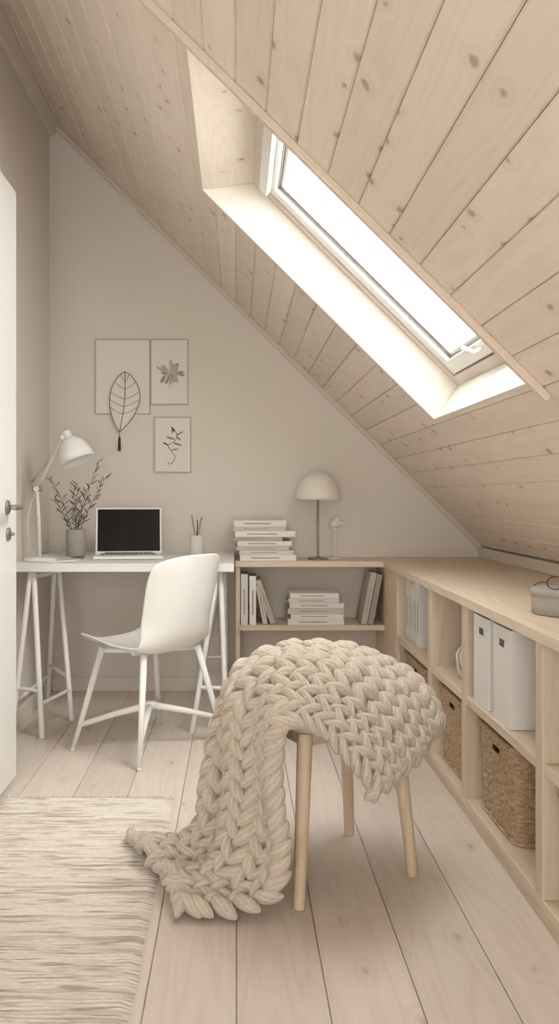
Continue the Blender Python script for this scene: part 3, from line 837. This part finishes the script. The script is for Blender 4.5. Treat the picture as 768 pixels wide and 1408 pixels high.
for c in range(NC):
    uc = (c+.5)/NC
    coff = rk.uniform(-.25, .25)
    for sidx in range(nst+1):
        sarc = max(0.02, (sidx+.35+coff)*pitch+rk.uniform(-.004, .004))
        v = v_at(min(sarc, tab[-1]-.022)); e = .02
        for sg in (-1, 1):
            uu = uc+sg*.245/NC
            P = surff(uu, v)
            u0, u1 = max(0, uu-.01), min(1, uu+.01)
            U = surff(u1, v)-surff(u0, v); wl = U.length/(u1-u0)/NC
            U.normalize()
            T = surff(uu, min(NR, v+e*3))-surff(uu, max(0, v-e*3)); T.normalize()
            N = U.cross(T).normalized(); tn_ = T.cross(N).normalized(); U = tn_ if tn_.dot(U) > 0 else -tn_
            wl = max(.046, min(.080, wl))
            th = math.radians(31+rk.uniform(-6, 6))*sg
            tilt = math.radians(14+rk.uniform(-3, 3))
            ax = (T*math.cos(th)-U*math.sin(th)).normalized()
            outw = P-Vector((.25, 2.3, .25))
            if v > 8.5: outw = Vector((0, 0, 1))
            Nn = N if N.dot(outw) > 0 else -N
            ax = (ax*math.cos(tilt)+Nn*math.sin(tilt)).normalized()
            bx = ax.cross(Nn).normalized(); nx_ = bx.cross(ax).normalized()
            lobe(P+Nn*(.005+rk.uniform(-.002, .002)), ax, bx, nx_, U, .047*rk.uniform(.93, 1.08), wl*.29*rk.uniform(.9, 1.1), .0225*rk.uniform(.92, 1.06), sg)
# bound edges at the two short ends: a cable running along the edge
for v0 in (0.0, float(NR)):
    tot = 0; us = [0.0]; pr = surff(0, v0); acc = [0.0]
    for k in range(1, 101):
        q = surff(k/100, v0); tot += (q-pr).length; acc.append(tot); us.append(k/100); pr = q
    n_e = int(tot/.036)
    for k in range(n_e+1):
        s_ = tot*k/n_e; j = max(1, next((i for i, a_ in enumerate(acc) if a_ >= s_-1e-9), 100))
        u = us[j]; P = surff(u, v0)
        T = (surff(min(1, u+.02), v0)-surff(max(0, u-.02), v0)).normalized()
        vi = .3 if v0 == 0 else NR-.3
        inn = (surff(u, vi)-P).normalized()
        Nn = T.cross(inn).normalized()
        outw = P-Vector((.25, 2.3, .25)) if v0 == 0 else Vector((0, 0, 1))
        if Nn.dot(outw) < 0: Nn = -Nn
        a_ = math.radians(26)
        ax = (T*math.cos(a_)+inn*math.sin(a_)+Nn*.15).normalized()
        bx = ax.cross(Nn).normalized(); nx_ = bx.cross(ax).normalized()
        lobe(P+inn*.012+Nn*.003, ax, bx, nx_, inn, .038, .0165, .021, 1, .0)
# backing layer
G = []
for j in range(121):
    G.append([surff(i/40, NR*j/120) for i in range(41)])
b.grid(G); b.uv += [(i/8, j/8) for j in range(121) for i in range(41)]
# folded layers piled on the seat underneath
for (h, w2, z) in ((.165, .125, .492), (.14, .10, .528)):
    G = []
    for j in range(25):
        a = math.pi*j/24-math.pi/2; row = []
        for i in range(60):
            an = 2*math.pi*i/60
            ce = math.cos(a)**.5 if math.cos(a) > 0 else 0
            wv = 1+.03*math.sin(an*14+j*1.2)
            row.append(Vector((sc_.x, sc_.y, 0))+ex*math.cos(an)*h*ce*wv+ey*math.sin(an)*w2*ce*wv+Vector((0, 0, z+.028*math.sin(a))))
        G.append(row)
    b.grid(G, closeu=True); b.uv += [(i/4, j/6) for j in range(25) for i in range(60)]
b.obj('knit_throw_blanket', [M_yarn])

# ------------------------------------------------------------------ light
w = bpy.data.worlds.new('daylight'); S.world = w; w.use_nodes = True
nt_ = w.node_tree; bg = nt_.nodes['Background']
bg.inputs[0].default_value = (1.0, .985, .965, 1); bg.inputs[1].default_value = 9.5
def portal(name, loc, rot, sx, sy):
    l = bpy.data.lights.new(name, 'AREA'); l.shape = 'RECTANGLE'; l.size = sx; l.size_y = sy
    l.cycles.is_portal = True
    o = bpy.data.objects.new(name, l); COL.objects.link(o); o.location = loc; o.rotation_euler = rot; return o
def slope_pt(s, y, z): return (XL+s*CS+z*SN, y, 3.12-s*SN+z*CS)
portal('skylight_portal', slope_pt((IS0+IS1)/2, (OY0+OY1)/2, ZD+.11), (0, TH, 0), IS1-IS0, OY1-OY0)
portal('fill_window_portal', ((WX0+WX1)/2, YF-.09, (WZ0+WZ1)/2), (math.radians(90), 0, 0), WX1-WX0, WZ1-WZ0)  # portal over the added fill window
portal('fill_window_portal', ((VX0+VX1)/2, YF-.09, (VZ0+VZ1)/2), (math.radians(90), 0, 0), VX1-VX0, VZ1-VZ0)  # portal over the second added fill window
sn = bpy.data.lights.new('hazy_sun', 'SUN'); sn.energy = 4.5; sn.angle = math.radians(50); sn.color = (1, .97, .93)
so = bpy.data.objects.new('hazy_sun', sn); COL.objects.link(so)
so.rotation_euler = Vector((.50, -.18, .85)).to_track_quat('Z', 'Y').to_euler()

# ------------------------------------------------------------------ camera
cam = bpy.data.cameras.new('camera'); co = bpy.data.objects.new('camera', cam); COL.objects.link(co)
co.location = (0, 0, 1.065); co.rotation_euler = (math.radians(90), 0, 0)
cam.sensor_fit = 'HORIZONTAL'; cam.sensor_width = 36; cam.lens = 1100/768*36
cam.shift_x = 59/768; cam.shift_y = -23/768; cam.clip_start = .02
S.camera = co
S.view_settings.view_transform = 'Standard'
S.view_settings.exposure = 0.0
